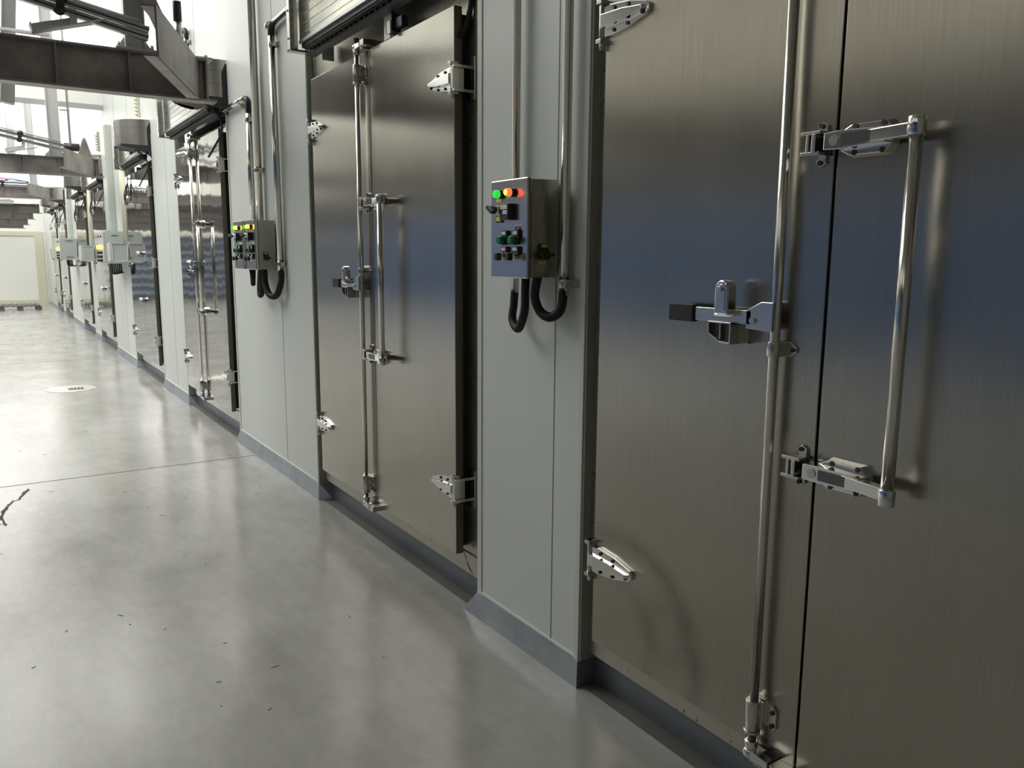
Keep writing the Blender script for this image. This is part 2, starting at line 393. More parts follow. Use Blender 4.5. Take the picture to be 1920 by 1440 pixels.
def latch_head(p, g, z, up):
    # base casting on the wide leaf (towards -y of the gap)
    o = [(g-.002, z-.014), (g-.002, z+.014), (g-.045, z+.036), (g-.135, z+.036), (g-.150, z+.020), (g-.150, z-.020), (g-.135, z-.036), (g-.045, z-.036)]
    m = MB().prism(o, 'x', XL-.022, XL, .10)
    m.prism([(g+.004, z-.019), (g+.004, z+.019), (g-.04, z+.021), (g-.15, z+.016), (g-.15, z-.016), (g-.04, z-.021)], 'x', XL-.048, XL-.01, .06)
    h = obj('latch_head', m, CHROME, p, .002)
    sobj('latch_screw', screws(MB(), [(g-.06, z+.027), (g-.125, z+.027), (g-.06, z-.027), (g-.125, z-.027)], XL-.021, .006), HOLE, h)
    cyl = MB().cyl((XL-.046, g-.026, z), (XL-.0505, g-.026, z), .011, 20); obj('key_cylinder', cyl, SATIN, h)
    rec = MB().box(XL-.0505, XL-.046, g-.118, g-.044, z-.012, z+.012); obj('grip_inlay', rec, mat('inlay_grey', (.14, .14, .145), .25, .6) if 'inlay_grey' not in bpy.data.materials else bpy.data.materials['inlay_grey'], h)
    arm = MB().prism([(XL-.020, g-.11), (XL-.048, g-.10), (-.098, g-.205), (-.098, g-.232), (-.078, g-.232)], 'z', z-.013, z+.013)
    obj('latch_arm', arm, CHROME, h, .002)
    # keeper on the narrow leaf
    k = MB().prism([(g+.020, z-.042), (g+.034, z-.050), (g+.046, z-.040), (g+.030, z), (g+.046, z+.040), (g+.034, z+.050), (g+.020, z+.042)], 'x', XL-.008, XL)
    k.box(XL-.05, XL, g+.020, g+.030, z-.020, z+.020).box(XL-.045, XL-.004, g+.012, g+.062, z+.018, z+.026).box(XL-.045, XL-.004, g+.012, g+.062, z-.026, z-.018)
    k.box(XL-.045, XL-.01, g+.040, g+.048, z-.02, z+.02)
    kp = obj('latch_keeper', k, SATIN, p, .0015)
    sobj('keeper_screw', screws(MB(), [(g+.034, z+.040), (g+.034, z-.040)], XL-.009, .0055), HOLE, kp)
def bar_handle(p, g):
    zt, zb = 1.752, 1.012; y = g-.218; x = -.088
    m = MB().cyl((x, y, zb-.01), (x, y, zt+.01), .0135, 24)
    b = obj('handle_bar', m, TUBE, p)
    obj('bar_cap', MB().cyl((x, y, zt-.012), (x, y, zt+.024), .0175, 24).cyl((x, y, zb-.024), (x, y, zb+.012), .0175, 24), CHROME, b, .002)
    latch_head(p, g, zt, 1); latch_head(p, g, zb, -1)
def rod_lock(p, g, dy, zclamp, zc_lever=1.356, top=2.47):
    y = g+dy; x = XL-.028
    m = MB().cyl((x, y, .245), (x, y, top), .0125, 24)
    r = obj('locking_rod', m, TUBE, p)
    for zg in (.335, 2.36):
        s = MB().cyl((x, y, zg-.042), (x, y, zg+.040), .0195, 24).cyl((x, y, zg-.050), (x, y, zg-.042), .0215, 24)
        s.prism([(y-.050, zg-.030), (y-.056, zg-.022), (y-.056, zg+.020), (y-.044, zg+.036), (y-.015, zg+.040), (y+.028, zg+.040), (y+.028, zg-.02), (y-.015, zg-.022)], 'x', XL-.008, XL)
        s.box(XL-.02, XL, y-.022, y+.022, zg-.036, zg+.036)
        q = obj('rod_guide', s, SATIN, r, .0015)
        sobj('guide_screw', screws(MB(), [(y-.046, zg+.018), (y-.046, zg-.018), (y+.022, zg+.028)], XL-.009, .006), HOLE, q)
    s = MB().cyl((x, y, zclamp-.018), (x, y, zclamp+.018), .0175, 20)
    s.prism([(y-.030, zclamp-.018), (y-.048, zclamp-.006), (y-.048, zclamp+.006), (y-.030, zclamp+.018), (y+.024, zclamp+.018), (y+.030, zclamp+.008), (y+.030, zclamp-.008), (y+.024, zclamp-.018)], 'x', XL-.006, XL)
    s.box(XL-.028, XL, y-.0165, y+.0165, zclamp-.018, zclamp+.018)
    q = obj('saddle_clamp', s, SATIN, r, .0015)
    sobj('guide_screw', screws(MB(), [(y-.038, zclamp), (y+.025, zclamp)], XL-.007, .005), HOLE, q)
    for zk, d in ((.228, 1), (2.478, -1)):
        s = MB().ball((x, y, zk), .021, (1, 1, .9)).cyl((x, y, zk+d*.012), (x, y, zk+d*.034), .017, 20)
        s.prism([(y-.01, zk-.014), (y-.065, zk-.010), (y-.065, zk+.010), (y-.01, zk+.014)], 'x', x-.016, x+.008)
        q = obj('rod_cam', s, CHROME, r, .002)
    for zk in (.222, 2.482):
        s = MB().box(XL-.042, XL+.06, y-.115, y-.070, zk-.012, zk+.014).box(XL-.042, XL-.034, y-.115, y-.02, zk-.014, zk-.008)
        q = obj('cam_keeper', s, SATIN, p, .0015)
        obj('keeper_pad', MB().box(XL-.030, XL+.05, y-.068, y-.028, zk-.010, zk+.016), BLK2, q)
    # lever with black grip, hasp and pivot bracket
    z = zc_lever
    s = MB().box(XL-.046, XL-.038, y+.06, y+.255, z-.017, z+.017)
    p_ = p
    lv = obj('lever_handle', s, SATIN, p, .001)
    obj('lever_grip', MB().box(XL-.053, XL-.031, y+.248, y+.335, z-.0225, z+.0225), BLACK, lv, .002)
    s = MB().prism([(y-.005, z-.030), (y-.005, z+.040), (y+.030, z+.040), (y+.075, z+.018), (y+.075, z-.027)], 'x', XL-.046, XL-.026)
    pv = obj('lever_pivot', s, SATIN, lv, .0015)
    obj('pivot_bolt', MB().cyl((XL-.046, y+.052, z-.006), (XL-.053, y+.052, z-.006), .008, 14), CHROME, lv)
    s = MB().prism([(y+.095, z-.012), (y+.095, z-.070), (y+.112, z-.070), (y+.150, z-.066), (y+.188, z-.045), (y+.190, z-.012)], 'x', XL-.012, XL)
    oc = [(y+.112, z-.068), (y+.145, z-.066), (y+.183, z-.046), (y+.185, z-.017), (y+.112, z-.017)]
    for i in range(5):
        p, q = Vector((0,)+oc[i]), Vector((0,)+oc[(i+1) % 5]); d = q-p; nn = Vector((0, -d.z, d.y)).normalized()*.002
        s.obox((p+q)/2+Vector((XL-.032, 0, 0)), (.028, 0, 0), d/2+d.normalized()*.002, nn)
    s.box(XL-.056, XL-.004, y+.146, y+.150, z-.060, z-.02)
    ct = obj('lever_catch', s, SATIN, p_, .0008)
    obj('catch_core', MB().prism(oc, 'x', XL-.046, XL-.003, .03), bpy.data.materials.get('catch_dark') or mat('catch_dark', (.10, .095, .09), .35, .9), ct)
    arc = [(y+.135+.021*math.cos(a), z+.066+.024*math.sin(a)) for a in [i*PI/10 for i in range(11)]]
    s = MB().prism([(y+.157, z+.005)] + arc + [(y+.113, z+.005)], 'x', XL-.072, XL-.040).box(XL-.064, XL-.038, y+.105, y+.165, z+.000, z+.007)
    hs = obj('catch_hasp', s, CHROME, ct, .004)
    arc2 = [(y+.135+.013*math.cos(a), z+.066+.014*math.sin(a)) for a in [i*PI/10 for i in range(11)]]
    obj('hasp_face', MB().prism([(y+.149, z+.014)] + arc2 + [(y+.121, z+.014)], 'x', XL-.074, XL-.070).cyl((XL-.070, y+.135, z+.068), (XL-.080, y+.135, z+.068), .0065, 14), SATIN, ct, .001)
    return r
def small_latch(p, g):
    for z in (1.50, .95):
        m = MB().box(XL-.03, XL, g-.12, g+.10, z-.015, z+.015).ball((XL-.03, g-.01, z+.012), .03, (.8, 1.6, .6)).cyl((XL-.02, g-.01, z-.045), (XL-.02, g-.01, z), .01, 12)
        obj('leaf_latch', m, CHROME, p, .002)
def build_door(idx, y0, wd, a, b, steelm, kind, label):
    d = empty('door_%d' % idx, (0, y0, 0)); tag(d, label, None, None, 'structure')
    g = .82 if kind < 3 else .80
    zb, zt = .235, 2.458
    frm = MB().box(.040, .10, -a+.001, wd+b-.001, .135, ZW-.003).box(.034, .042, -a+.006, wd+b-.012, .135, .225)
    frm.box(.034, .042, -a+.006, -a+.05, .225, 2.7).box(.034, .042, wd+b-.05, wd+b-.012, .225, 2.7)
    f = obj('door_frame', frm, SBAND if idx < 3 else steelm, d)
    obj('leaf_gasket', MB().box(.004, .040, .028, wd-.02, zb+.02, zt-.02), BLACK, d)
    l1 = obj('wide_leaf', MB().box(XL, .006, 0, g-.0035, zb, zt), steelm, d, .002)
    l2 = obj('narrow_leaf', MB().box(XL, .006, g+.0035, wd, zb, zt), steelm, d, .002)
    obj('leaf_edge', MB().box(XL+.001, .005, -.0012, .001, zb+.001, zt-.001), EDGE, d)
    zs = (.525, 2.185) if kind < 3 else (.525, 1.40, 2.185)
    for z in zs:
        hinge(d, wd, z, -1, False); hinge(d, 0, z, 1, True)
    if kind < 3:
        bar_handle(d, g)
        rod_lock(d, g, .115 if idx == 1 else .085, 1.284 if idx == 1 else 1.42, top=2.52)
    else: small_latch(d, g)
    return d
lab = {1: 'nearest brushed steel double door, cut off by the right edge',
       2: 'tall brushed steel double door between the two control stations',
       3: 'polished steel double door right behind the pair of control boxes',
       4: 'fourth polished double door, in front of the grey enamel cabinets'}
d1 = build_door(1, *DOORS[0], ST, 1, lab[1]); d2 = build_door(2, *DOORS[1], ST2, 2, lab[2])
d3 = build_door(3, *DOORS[2], SM, 2, lab[3]); d4 = build_door(4, *DOORS[3], SM, 3, lab[4])
for i in range(4, 8):
    c = copy_tree(d4); c.name = 'door_%d' % (i+1); c.location = (0, DOORS[i][0], 0)
    c['label'] = ('polished double door just past the big grey cabinet', 'polished double door between the mid and far cabinet groups',
                  'second to last polished double door of the row', 'last and smallest polished double door of the row')[i-4]

m = MB(); pv = [(2.935, .222, .004), (2.915, .195, .006), (2.905, .185, .003), (2.89, .165, .008), (2.87, .148, .010), (2.845, .137, .003)]
L_ = [m.bm.verts.new((.0335, y-w_, z)) for y, z, w_ in pv]; R_ = [m.bm.verts.new((.0335, y+w_, z+.004)) for y, z, w_ in pv]
for i in range(5): m.bm.faces.new((L_[i], L_[i+1], R_[i+1], R_[i]))
o = obj('frame_tear', m, HOLE, None); o.parent = d2; o.location = (0, -DOORS[1][0], 0)

# ------------------------------------------------------------------ air curtain hoods above the doors
TRAY = mat('tray_grey', (.13, .135, .15), .45, .4)
HOODF = mat('hood_film_steel', (.70, .69, .62), .16, .9)
n_, l_, b_ = nodes(HOODF); nz = noise(HOODF, (1, .6, 3), 5, 5, .7); r_ = ramp(HOODF, nz, .42, (.74, .71, .60), .58, (.60, .62, .62)); l_.new(r_.outputs[0], b_.inputs['Base Color'])
bump(HOODF, nz, .12, .02)
def hood(y0, y1, z0, label, dr=True):
    t = thing('air_curtain', (0, y0, z0), label, 'air curtain', 'air curtains over the doors'); L = y1-y0
    obj('housing', (MB().box(-.125, -.02, 0, L-.05, .045, .34) if not dr else MB().box(-.125, -.02, 0, .56, .045, .085).box(-.125, -.02, .56, L-.05, .045, .34)), HOODF, t, .002)
    ribs = MB()
    for k in range(6): ribs.box(-.1275, -.124, .56 if dr and k > 0 else 0, L-.05, .075+k*.045, .0775+k*.045)
    sobj('front_crease', ribs, ALU, t)
    obj('bottom_lip', MB().box(-.130, -.105, 0, L-.05, .033, .050), ALU, t, .001)
    obj('underside', MB().box(-.118, -.03, .01, L-.06, .012, .044), HOODBLK, t)
    obj('bristle_strip', MB().box(-.112, -.088, .03, L-.08, .004, .013), BLACK, t)
    e = obj('end_flange', MB().box(-.178, -.172, L-.05, L, -.004, .345).box(-.178, -.120, L-.006, L, -.004, .345).box(-.178, -.02, L-.055, L, -.006, .004), SATIN, t, .001)
    sobj('flange_bolt', MB().cyl((-.178, L-.02, .06), (-.184, L-.02, .06), .006, 8).cyl((-.178, L-.02, .20), (-.184, L-.02, .20), .006, 8).cyl((-.15, L-.006, .20), (-.15, L-.012, .20), .006, 8).cyl((-.15, L-.006, .09), (-.15, L-.012, .09), .006, 8), CHROME, e)
    tr = MB().box(-.082, -.074, 0, L-.02, -.012, -.004).box(-.082, -.074, 0, L-.02, .020, .030)
    for k in range(int(L/.062)): tr.box(-.082, -.074, .02+k*.062, .042+k*.062, -.005, .022)
    tr.box(-.082, -.03, 0, L-.02, -.014, -.010)
    obj('slotted_tray', tr, TRAY, t)
    obj('tray_back', MB().box(-.060, -.035, 0, L-.03, -.008, .03), BLACK, t)
    obj('hanger_tab', MB().box(-.035, .03, L-.14, L-.132, -.05, .03), PAINTG, t)
    return t
hood(2.80, 4.45, 2.575, 'largest air curtain, over the tall door at top centre', False)
hood(6.55, 8.25, 2.565, 'air curtain half hidden behind the nearest fan drum')
hood(9.75, 11.2, 2.525, 'air curtain under the bright round fan drum')
for y0, y1, z, s in ((13.55, 15.1, 2.53, 'air curtain just beyond the second overhead beam'), (16.35, 17.9, 2.53, 'air curtain over the door between cabinet groups'),
                     (20.6, 22.1, 2.53, 'air curtain over the second to last door'), (23.1, 24.6, 2.53, 'air curtain over the last door')):
    hood(y0, y1, z, s)
# fan drums
DRUM = steel('drum_steel', (.62, .61, .58), .28, .0)
def drum(yn, label, z0=2.655, h=.27):
    r = .32; yc = r; t = thing('fan_drum', (0, yn, z0), label, 'fan drum', 'round fan drums above the doors')
    N = 28; m = MB()
    outer = [(-r*math.cos(-PI/2+PI*i/N), yc + r*math.sin(-PI/2+PI*i/N)) for i in range(N+1)]
    A = [m.bm.verts.new((x, y, 0)) for x, y in outer]; B = [m.bm.verts.new((x, y, h)) for x, y in outer]
    for i in range(N):
        f = m.bm.faces.new((A[i], A[i+1], B[i+1], B[i])); f.smooth = True
    m.bm.faces.new([m.bm.verts.new((x, y, h)) for x, y in outer])
    obj('casing', m, DRUM, t)
    sm_ = MB()
    for zz in (.095, .19):
        ring = [(x*1.003, yc+(y-yc)*1.003) for x, y in outer]
        lo = [sm_.bm.verts.new((x, y, zz)) for x, y in ring]; hi = [sm_.bm.verts.new((x, y, zz+.003)) for x, y in ring]
        for i in range(N): sm_.bm.faces.new((lo[i], lo[i+1], hi[i+1], hi[i]))
    sobj('casing_seam', sm_, mat('seam_steel', (.3, .3, .29), .5, .8) if 'seam_steel' not in bpy.data.materials else bpy.data.materials['seam_steel'], t)
    rim = MB()
    inner = [(x*.9, yc+(y-yc)*.9) for x, y in outer]
    for i in range(N):
        a, b, c2, d = outer[i], outer[i+1], inner[i+1], inner[i]
        rim.bm.faces.new([rim.bm.verts.new((p[0], p[1], .006)) for p in (a, b, c2, d)])
        rim.bm.faces.new([rim.bm.verts.new((p[0], p[1], zz)) for p, zz in ((d, .006), (c2, .006), (c2, -.014), (d, -.014))])
    obj('inlet_rim', rim, HOODBLK, t)
    gr = MB()
    pts = [v for v in inner]; vs = [gr.bm.verts.new((x, y, .05)) for x, y in pts]; gr.bm.faces.new(vs)
    obj('inlet_screen', gr, BLACK, t)
    fan = MB().cyl((-.13, yc, -.005), (-.13, yc, .05), .05, 18)
    for k in range(7):
        a = k*2*PI/7; dx, dy = math.cos(a), math.sin(a)
        fan.obox((-.13+dx*.09, yc+dy*.09, .02), (dx*.05, dy*.05, 0), (-dy*.022, dx*.022, .008), (0, 0, .002))
    obj('fan_wheel', fan, GREYM, t)
    obj('side_plate', MB().prism([(-.035, -.10), (-.035, h-.09), (-.008, h-.03), (0, h-.03), (0, -.13)], 'y', -.014, -.002).prism([(-.30, -.02), (-.30, 0), (0, 0), (0, -.07)], 'y', -.012, .30), HOODBLK, t)
    obj('fan_cable', MB().tube([(-.2, yc-.05, -.01), (-.14, yc-.25, -.05), (-.06, .06, -.12), (-.05, .0, -.24), (-.10, .06, -.36), (-.12, .16, -.42)], .008, 8), BLACK, t)
    return t
drum(6.42, 'dark round fan drum behind the end of the nearest beam')
drum(9.67, 'bright round fan drum left of the polished doors, nothing in front')
for yn, s in ((13.45, 'fan drum tucked behind the end of the second beam'), (16.2, 'fan drum under the second overhead beam'), (20.4, 'fan drum beside the third overhead beam end'), (22.9, 'smallest fan drum, at the far end of the row')):
    drum(yn, s)
# bracket block and cable on the tall door
t = thing('limit_switch', (0, 3.45, 2.47), 'black switch block on white plate above the tall door', 'switch')
obj('switch_body', MB().box(-.055, -.01, -.05, .015, .0, .075).box(-.04, -.01, -.12, -.05, .01, .055), BLK2, t, .003)
obj('switch_plate', MB().box(-.03, -.026, .02, .085, -.01, .10), mat('cream_plate', (.62, .60, .50), .4, .3), t)
obj('switch_shield', MB().box(-.060, -.056, -.045, -.01, -.008, .045), WHT, t)
obj('switch_cable', MB().tube([(-.03, -.01, .07), (-.03, -.0, .12), (-.04, .05, .15)], .008, 8), BLACK, t)
tag(obj('power_cable', MB().tube([(.03, 2.80, 2.66), (.03, 2.845, 2.52), (.026, 2.86, 2.44), (.012, 2.872, 2.375), (-.006, 2.887, 2.345)], .011, 10), BLACK),
    'thick black cable curving to the top edge of the tall door', 'cable')

# ------------------------------------------------------------------ control boxes
def knob(parent, name, y, z, x0, r, col, collar=None):
    m = MB().cyl((x0-.012, y, z), (x0-.030, y, z), r, 20, r*.92); k = obj(name, m, col, parent, .0015)
    obj('collar', MB().cyl((x0, y, z), (x0-.012, y, z), r*1.12, 20), collar or BLK2, k); return k
def control_box(y0, y1, x0, z0, z1, label, lit_yellow=False, side=SIDE):
    t = thing('control_box', (0, y0, z0), label, 'control box', 'lit control boxes beside the doors'); L = y1-y0; H = z1-z0; X = x0
    obj('enclosure', MB().box(X+.022, -.012, .004, L-.004, .0, H), side, t, .003)
    obj('box_door', MB().box(X, X+.019, 0, L, -.003, H+.003), SBOX, t, .004)
    Y = lambda f: f*L; Z = lambda f: f*H
    knob(t, 'green_lamp', Y(.70), Z(.862), X, .0135, GREENL); knob(t, 'red_lamp', Y(.38), Z(.868), X, .0135, YELL if lit_yellow else REDL)
    kk = obj('lamp_core', MB().cyl((X-.030, Y(.38), Z(.868)), (X-.034, Y(.38), Z(.868)), .009, 18, .007), YELL, t)
    s = obj('selector_switch', MB().cyl((X, Y(.70), Z(.70)), (X-.026, Y(.70), Z(.70)), .013, 20), CHROME, t)
    obj('selector_knob', MB().cyl((X-.026, Y(.70), Z(.70)), (X-.036, Y(.70), Z(.70)), .012, 18).obox((X-.043, Y(.70), Z(.70)), (.010, 0, 0), (0, .016, .010), (0, -.003, .004)), BLK2, s)
    obj('selector_plate', MB().box(X-.006, X, Y(.66), Y(.82), Z(.57), Z(.64)), BLK2, s)
    obj('yellow_label', MB().box(X-.0075, X-.006, Y(.68), Y(.80), Z(.585), Z(.63)), YEL, s)
    obj('lamp_label', MB().box(X-.002, X, Y(.68), Y(.84), Z(.785), Z(.82)), YEL, t)
    d = obj('timer_display', MB().box(X-.022, X, Y(.36), Y(.60), Z(.59), Z(.76)), BLK2, t, .002)
    obj('display_screen', MB().box(X-.0235, X-.022, Y(.39), Y(.57), Z(.70), Z(.745)).box(X-.0235, X-.022, Y(.39), Y(.51), Z(.65), Z(.69)), WHT, d)
    obj('display_keys', MB().box(X-.0235, X-.022, Y(.39), Y(.57), Z(.60), Z(.638)), mat('key_green', (.02, .07, .05), .4) if 'key_green' not in bpy.data.materials else bpy.data.materials['key_green'], d)
    kl = obj('key_lock', MB().cyl((X, Y(.24), Z(.505)), (X-.008, Y(.24), Z(.505)), .011, 20), CHROME, t); obj('key_slot', MB().cyl((X-.008, Y(.24), Z(.505)), (X-.009, Y(.24), Z(.505)), .006, 12), BLK2, kl)
    for f in (.62, .31):
        k = knob(t, 'green_button', Y(f-.03), Z(.385), X, .0145, GBTN)
        obj('button_plate', MB().box(X-.010, X, Y(f-.13), Y(f+.02), Z(.40), Z(.485)), BLK2, k); obj('white_label', MB().box(X-.0115, X-.010, Y(f-.11), Y(f), Z(.44), Z(.475)), WHT, k)
        k = obj('rotary_switch', MB().cyl((X, Y(f-.02), Z(.215)), (X-.022, Y(f-.02), Z(.215)), .013, 18), CHROME, t)
        obj('rotary_knob', MB().box(X-.038, X-.020, Y(f-.02)-.010, Y(f-.02)+.010, Z(.215)-.013, Z(.215)+.013), BLK2, k, .002)
        obj('rotary_plate', MB().box(X-.010, X, Y(f-.13), Y(f+.02), Z(.235), Z(.32)), BLK2, k); obj('white_label', MB().box(X-.0115, X-.010, Y(f-.11), Y(f), Z(.275), Z(.31)), WHT, k)
    # isolator on the near side
    xs = X*.5-.005; s = obj('isolator_plate', MB().box(xs-.016, xs+.016, -.006, .004, Z(.245), Z(.35)), BLK2, t)
    obj('isolator_label', MB().box(xs-.012, xs+.012, -.0075, -.006, Z(.31), Z(.34)), YEL, s)
    obj('isolator_knob', MB().cyl((xs, .0, Z(.235)), (xs, -.022, Z(.235)), .016, 18).obox((xs+.004, -.030, Z(.235)), (.016, 0, 0), (0, .008, 0), (0, 0, .006)), BLK2, s)
    obj('isolator_tag', MB().box(xs-.014, xs+.010, -.002, .004, Z(.145), Z(.17)), YEL, s)
    return t
control_box(2.205, 2.43, -.14, 1.43, 1.752, 'nearest steel control box between the two big doors')
control_box(5.33, 5.555, -.145, 1.405, 1.722, 'right one of the two paired control boxes', True, BEIGEB)
control_box(5.63, 5.855, -.145, 1.405, 1.722, 'left one of the two paired control boxes', True, BEIGEB)
def conduit(pa, pb, r, label, clamps=(), elbow=None, mt=TUBE):
    t = thing('conduit_pipe', pa, label, 'conduit pipe', 'steel conduit pipes on the wall'); o = Vector(pa)
    m = MB(); m.cyl((0, 0, 0), Vector(pb)-o, r, 20); obj('pipe', m, mt, t)
    for z in clamps:
        x, y = o.x, o.y
        q = MB().cyl((0, 0, z-o.z-.014), (0, 0, z-o.z+.014), r+.003, 20).box(-.002, -x, -r-.002, r+.002, z-o.z-.014, z-o.z+.014).box(-x-.006, -x-.001, -.045, .0, z-o.z-.014, z-o.z+.014).cyl((-x-.006, -.034, z-o.z), (-x-.010, -.034, z-o.z), .005, 8)
        obj('pipe_clamp', q, SATIN, t, .001)
    if elbow:
        obj('elbow_hose', MB().tube([Vector(p)-o for p in elbow[0]], r*.95, 12), BLACK, t)
        a = Vector(elbow[1][0]); t2 = thing('conduit_pipe', a, elbow[2], 'conduit pipe', 'steel conduit pipes on the wall')
        obj('pipe', MB().cyl((0, 0, 0), Vector(elbow[1][1])-a, r*.95, 16), mt, t2)
        obj('pipe_clamp', MB().cyl((0, .10, .0), (0, .125, .0), r+.003, 16).box(-.004, .03, .10, .125, -r-.03, -r+.004), SATIN, t2)
    return t
conduit((-.03, 2.443, 1.372), (-.03, 2.443, 6.3), .0155, 'left steel conduit running up behind the nearest control box')
conduit((-.03, 2.147, 1.372), (-.03, 2.147, 6.3), .0165, 'right steel conduit beside the nearest control box', (1.412,))
conduit((-.035, 5.58, 1.724), (-.035, 5.58, 6.3), .025, 'thickest conduit, going straight up above the paired boxes', (2.06,))
conduit((-.03, 5.18, 1.39), (-.03, 5.20, 2.83), .021, 'conduit right of the paired boxes, bent over at the top', (1.44, 2.78),
        ([(-.03, 5.20, 2.80), (-.03, 5.20, 2.86), (-.03, 5.17, 2.895), (-.03, 5.11, 2.903)], [(-.03, 5.13, 2.903), (-.03, 4.47, 2.925)], 'level conduit running into the largest air curtain'))
conduit((-.03, 5.77, 1.726), (-.03, 5.77, 2.45), .021, 'short conduit left of the thick one, with black elbow', (2.41,),
        ([(-.03, 5.77, 2.42), (-.03, 5.77, 2.50), (-.03, 5.79, 2.545), (-.03, 5.85, 2.56)], [(-.03, 5.84, 2.56), (-.03, 6.40, 2.56)], 'short level conduit ending under the dark fan drum'))
conduit((-.03, 7.55, 2.85), (-.03, 7.55, 3.32), .02, 'bent conduit high on the wall above the nearest beam', (3.28,),
        ([(-.03, 7.55, 3.28), (-.03, 7.55, 3.35), (-.03, 7.60, 3.39), (-.03, 7.70, 3.395)], [(-.03, 7.68, 3.395), (-.03, 8.4, 3.41)], 'level conduit high on the wall above the nearest beam'))
def hose(pts, r, label):
    tag(obj('flexible_hose', MB().tube(pts, r, 14, 4), BLACK), label, 'hose', 'black corrugated hoses under the control boxes')
hose([(-.03, 2.443, 1.385), (-.034, 2.443, 1.33), (-.045, 2.435, 1.275), (-.062, 2.37, 1.248), (-.078, 2.31, 1.31), (-.082, 2.30, 1.38), (-.08, 2.30, 1.437)], .0155,
     'black ribbed hose looping left below the nearest control box')
hose([(-.08, 2.228, 1.437), (-.08, 2.245, 1.37), (-.065, 2.235, 1.318), (-.055, 2.19, 1.300), (-.042, 2.15, 1.325), (-.032, 2.147, 1.385)], .0165,
     'black ribbed hose looping right below the nearest control box')
hose([(-.03, 5.18, 1.40), (-.035, 5.17, 1.33), (-.05, 5.23, 1.24), (-.065, 5.33, 1.24), (-.07, 5.40, 1.31), (-.07, 5.41, 1.41)], .021, 'widest black hose loop under the paired boxes')
hose([(-.07, 5.48, 1.41), (-.07, 5.48, 1.32), (-.065, 5.50, 1.25), (-.06, 5.57, 1.23), (-.05, 5.60, 1.32), (-.04, 5.58, 1.45)], .018, 'narrow black hose loop under the paired boxes')
hose([(-.07, 5.72, 1.41), (-.06, 5.73, 1.34), (-.05, 5.76, 1.30), (-.04, 5.77, 1.42), (-.03, 5.77, 1.6)], .017, 'leftmost short black hose under the paired boxes')

# ------------------------------------------------------------------ grey enamel cabinets further along
def cabinet(x0, x1, y0, y1, z0, z1, label, lamps=0, frame=False):
    t = thing('wall_cabinet', (0, y0, z0), label, 'electrical cabinet'); L = y1-y0; H = z1-z0
    obj('cabinet_body', MB().box(x0, x1, 0, L, 0, H), PAINTG, t, .004)
    obj('cabinet_door', MB().box(x0-.018, x0-.002, .01, L-.01, .01, H-.01), PAINTG, t, .003)
    if frame: obj('edge_frame', MB().box(x0, x0+.012, -.012, 0, 0, H).box(x1-.012, x1, -.012, 0, 0, H).box(x0, x1, -.012, 0, H-.012, H).box(x0, x1, -.012, 0, 0, .012), WHT, t)
    else: sobj('side_handle', MB().box(x0+.08, x1-.07, -.010, -.002, H*.86, H*.875).box(x0+.08, x1-.07, -.010, -.002, H*.12, H*.135), BLK2, t)
    for k in range(lamps):
        yy = L*(.30+.42*k)
        obj('signal_lamp', MB().cyl((x0-.018, yy, H*.50), (x0-.055, yy, H*.50), .025, 16), YELL, t)
        obj('rotary_switch', MB().cyl((x0-.018, yy, H*.33), (x0-.05, yy, H*.33), .02, 12).cyl((x0-.018, yy, H*.2), (x0-.05, yy, H*.2), .02, 12).cyl((x0-.018, yy, H*.08), (x0-.05, yy, H*.08), .02, 12), BLK2, t)
        obj('rotary_switch', MB().cyl((x0-.018, yy, H*.84), (x0-.03, yy, H*.84), .016, 12), BLK2, t)
    return t
cabinet(-.25, -.02, 12.0, 12.62, 1.375, 1.795, 'big grey enamel cabinet with two amber lamps, nearest of the grey ones', 2)
cabinet(-.225, -.03, 11.60, 11.90, 1.395, 1.64, 'small white-edged grey box in front of the nearest amber-lamp cabinet', 0, True)
cabinet(-.20, -.03, 15.45, 15.95, 1.37, 1.63, 'white-edged grey box mid row, between the amber-lamp cabinets', 0, True)
cabinet(-.30, -.02, 18.35, 19.1, 1.375, 1.80, 'big grey enamel cabinet with two amber lamps, farther one', 2)
cabinet(-.22, -.02, 22.45, 22.8, 1.37, 1.62, 'smallest grey box near the end of the row', 0)
t = thing('cable_bundle', (0, 12.0, 1.2), 'black cable bundle hanging below the nearest grey cabinet', 'cables')
m = MB()
for k in range(6): m.tube([(-.17+.022*k, .1, .17), (-.165+.022*k, .10, .08), (-.15+.018*k, .12, .03+.006*k), (-.03, .14, .05)], .010, 8)
obj('cable', m, BLACK, t)
t = thing('cable_bundle', (0, 18.4, 1.2), 'black cable bundle hanging below the farther grey cabinet', 'cables')
m = MB()
for k in range(5): m.tube([(-.2+.022*k, .1, .17), (-.195+.022*k, .10, .08), (-.15+.018*k, .12, .05), (-.03, .14, .06)], .010, 8)
obj('cable', m, BLACK, t)
for y0, y1, z0, z1, s in ((12.72, 13.25, 1.82, 3.26, 'tall pale trunking column above the nearest grey cabinet'), (19.15, 19.5, 1.8, 2.75, 'pale trunking column above the farther grey cabinet')):
    t = thing('cable_trunking', (0, y0, z0), s, 'trunking')
    obj('trunk_body', MB().box(-.07, -.001, 0, y1-y0, 0, z1-z0), TRIMM, t, .003); obj('trunk_cover', MB().box(-.078, -.070, .06, y1-y0-.06, .01, z1-z0-.01), PAINTG, t)
k = 0
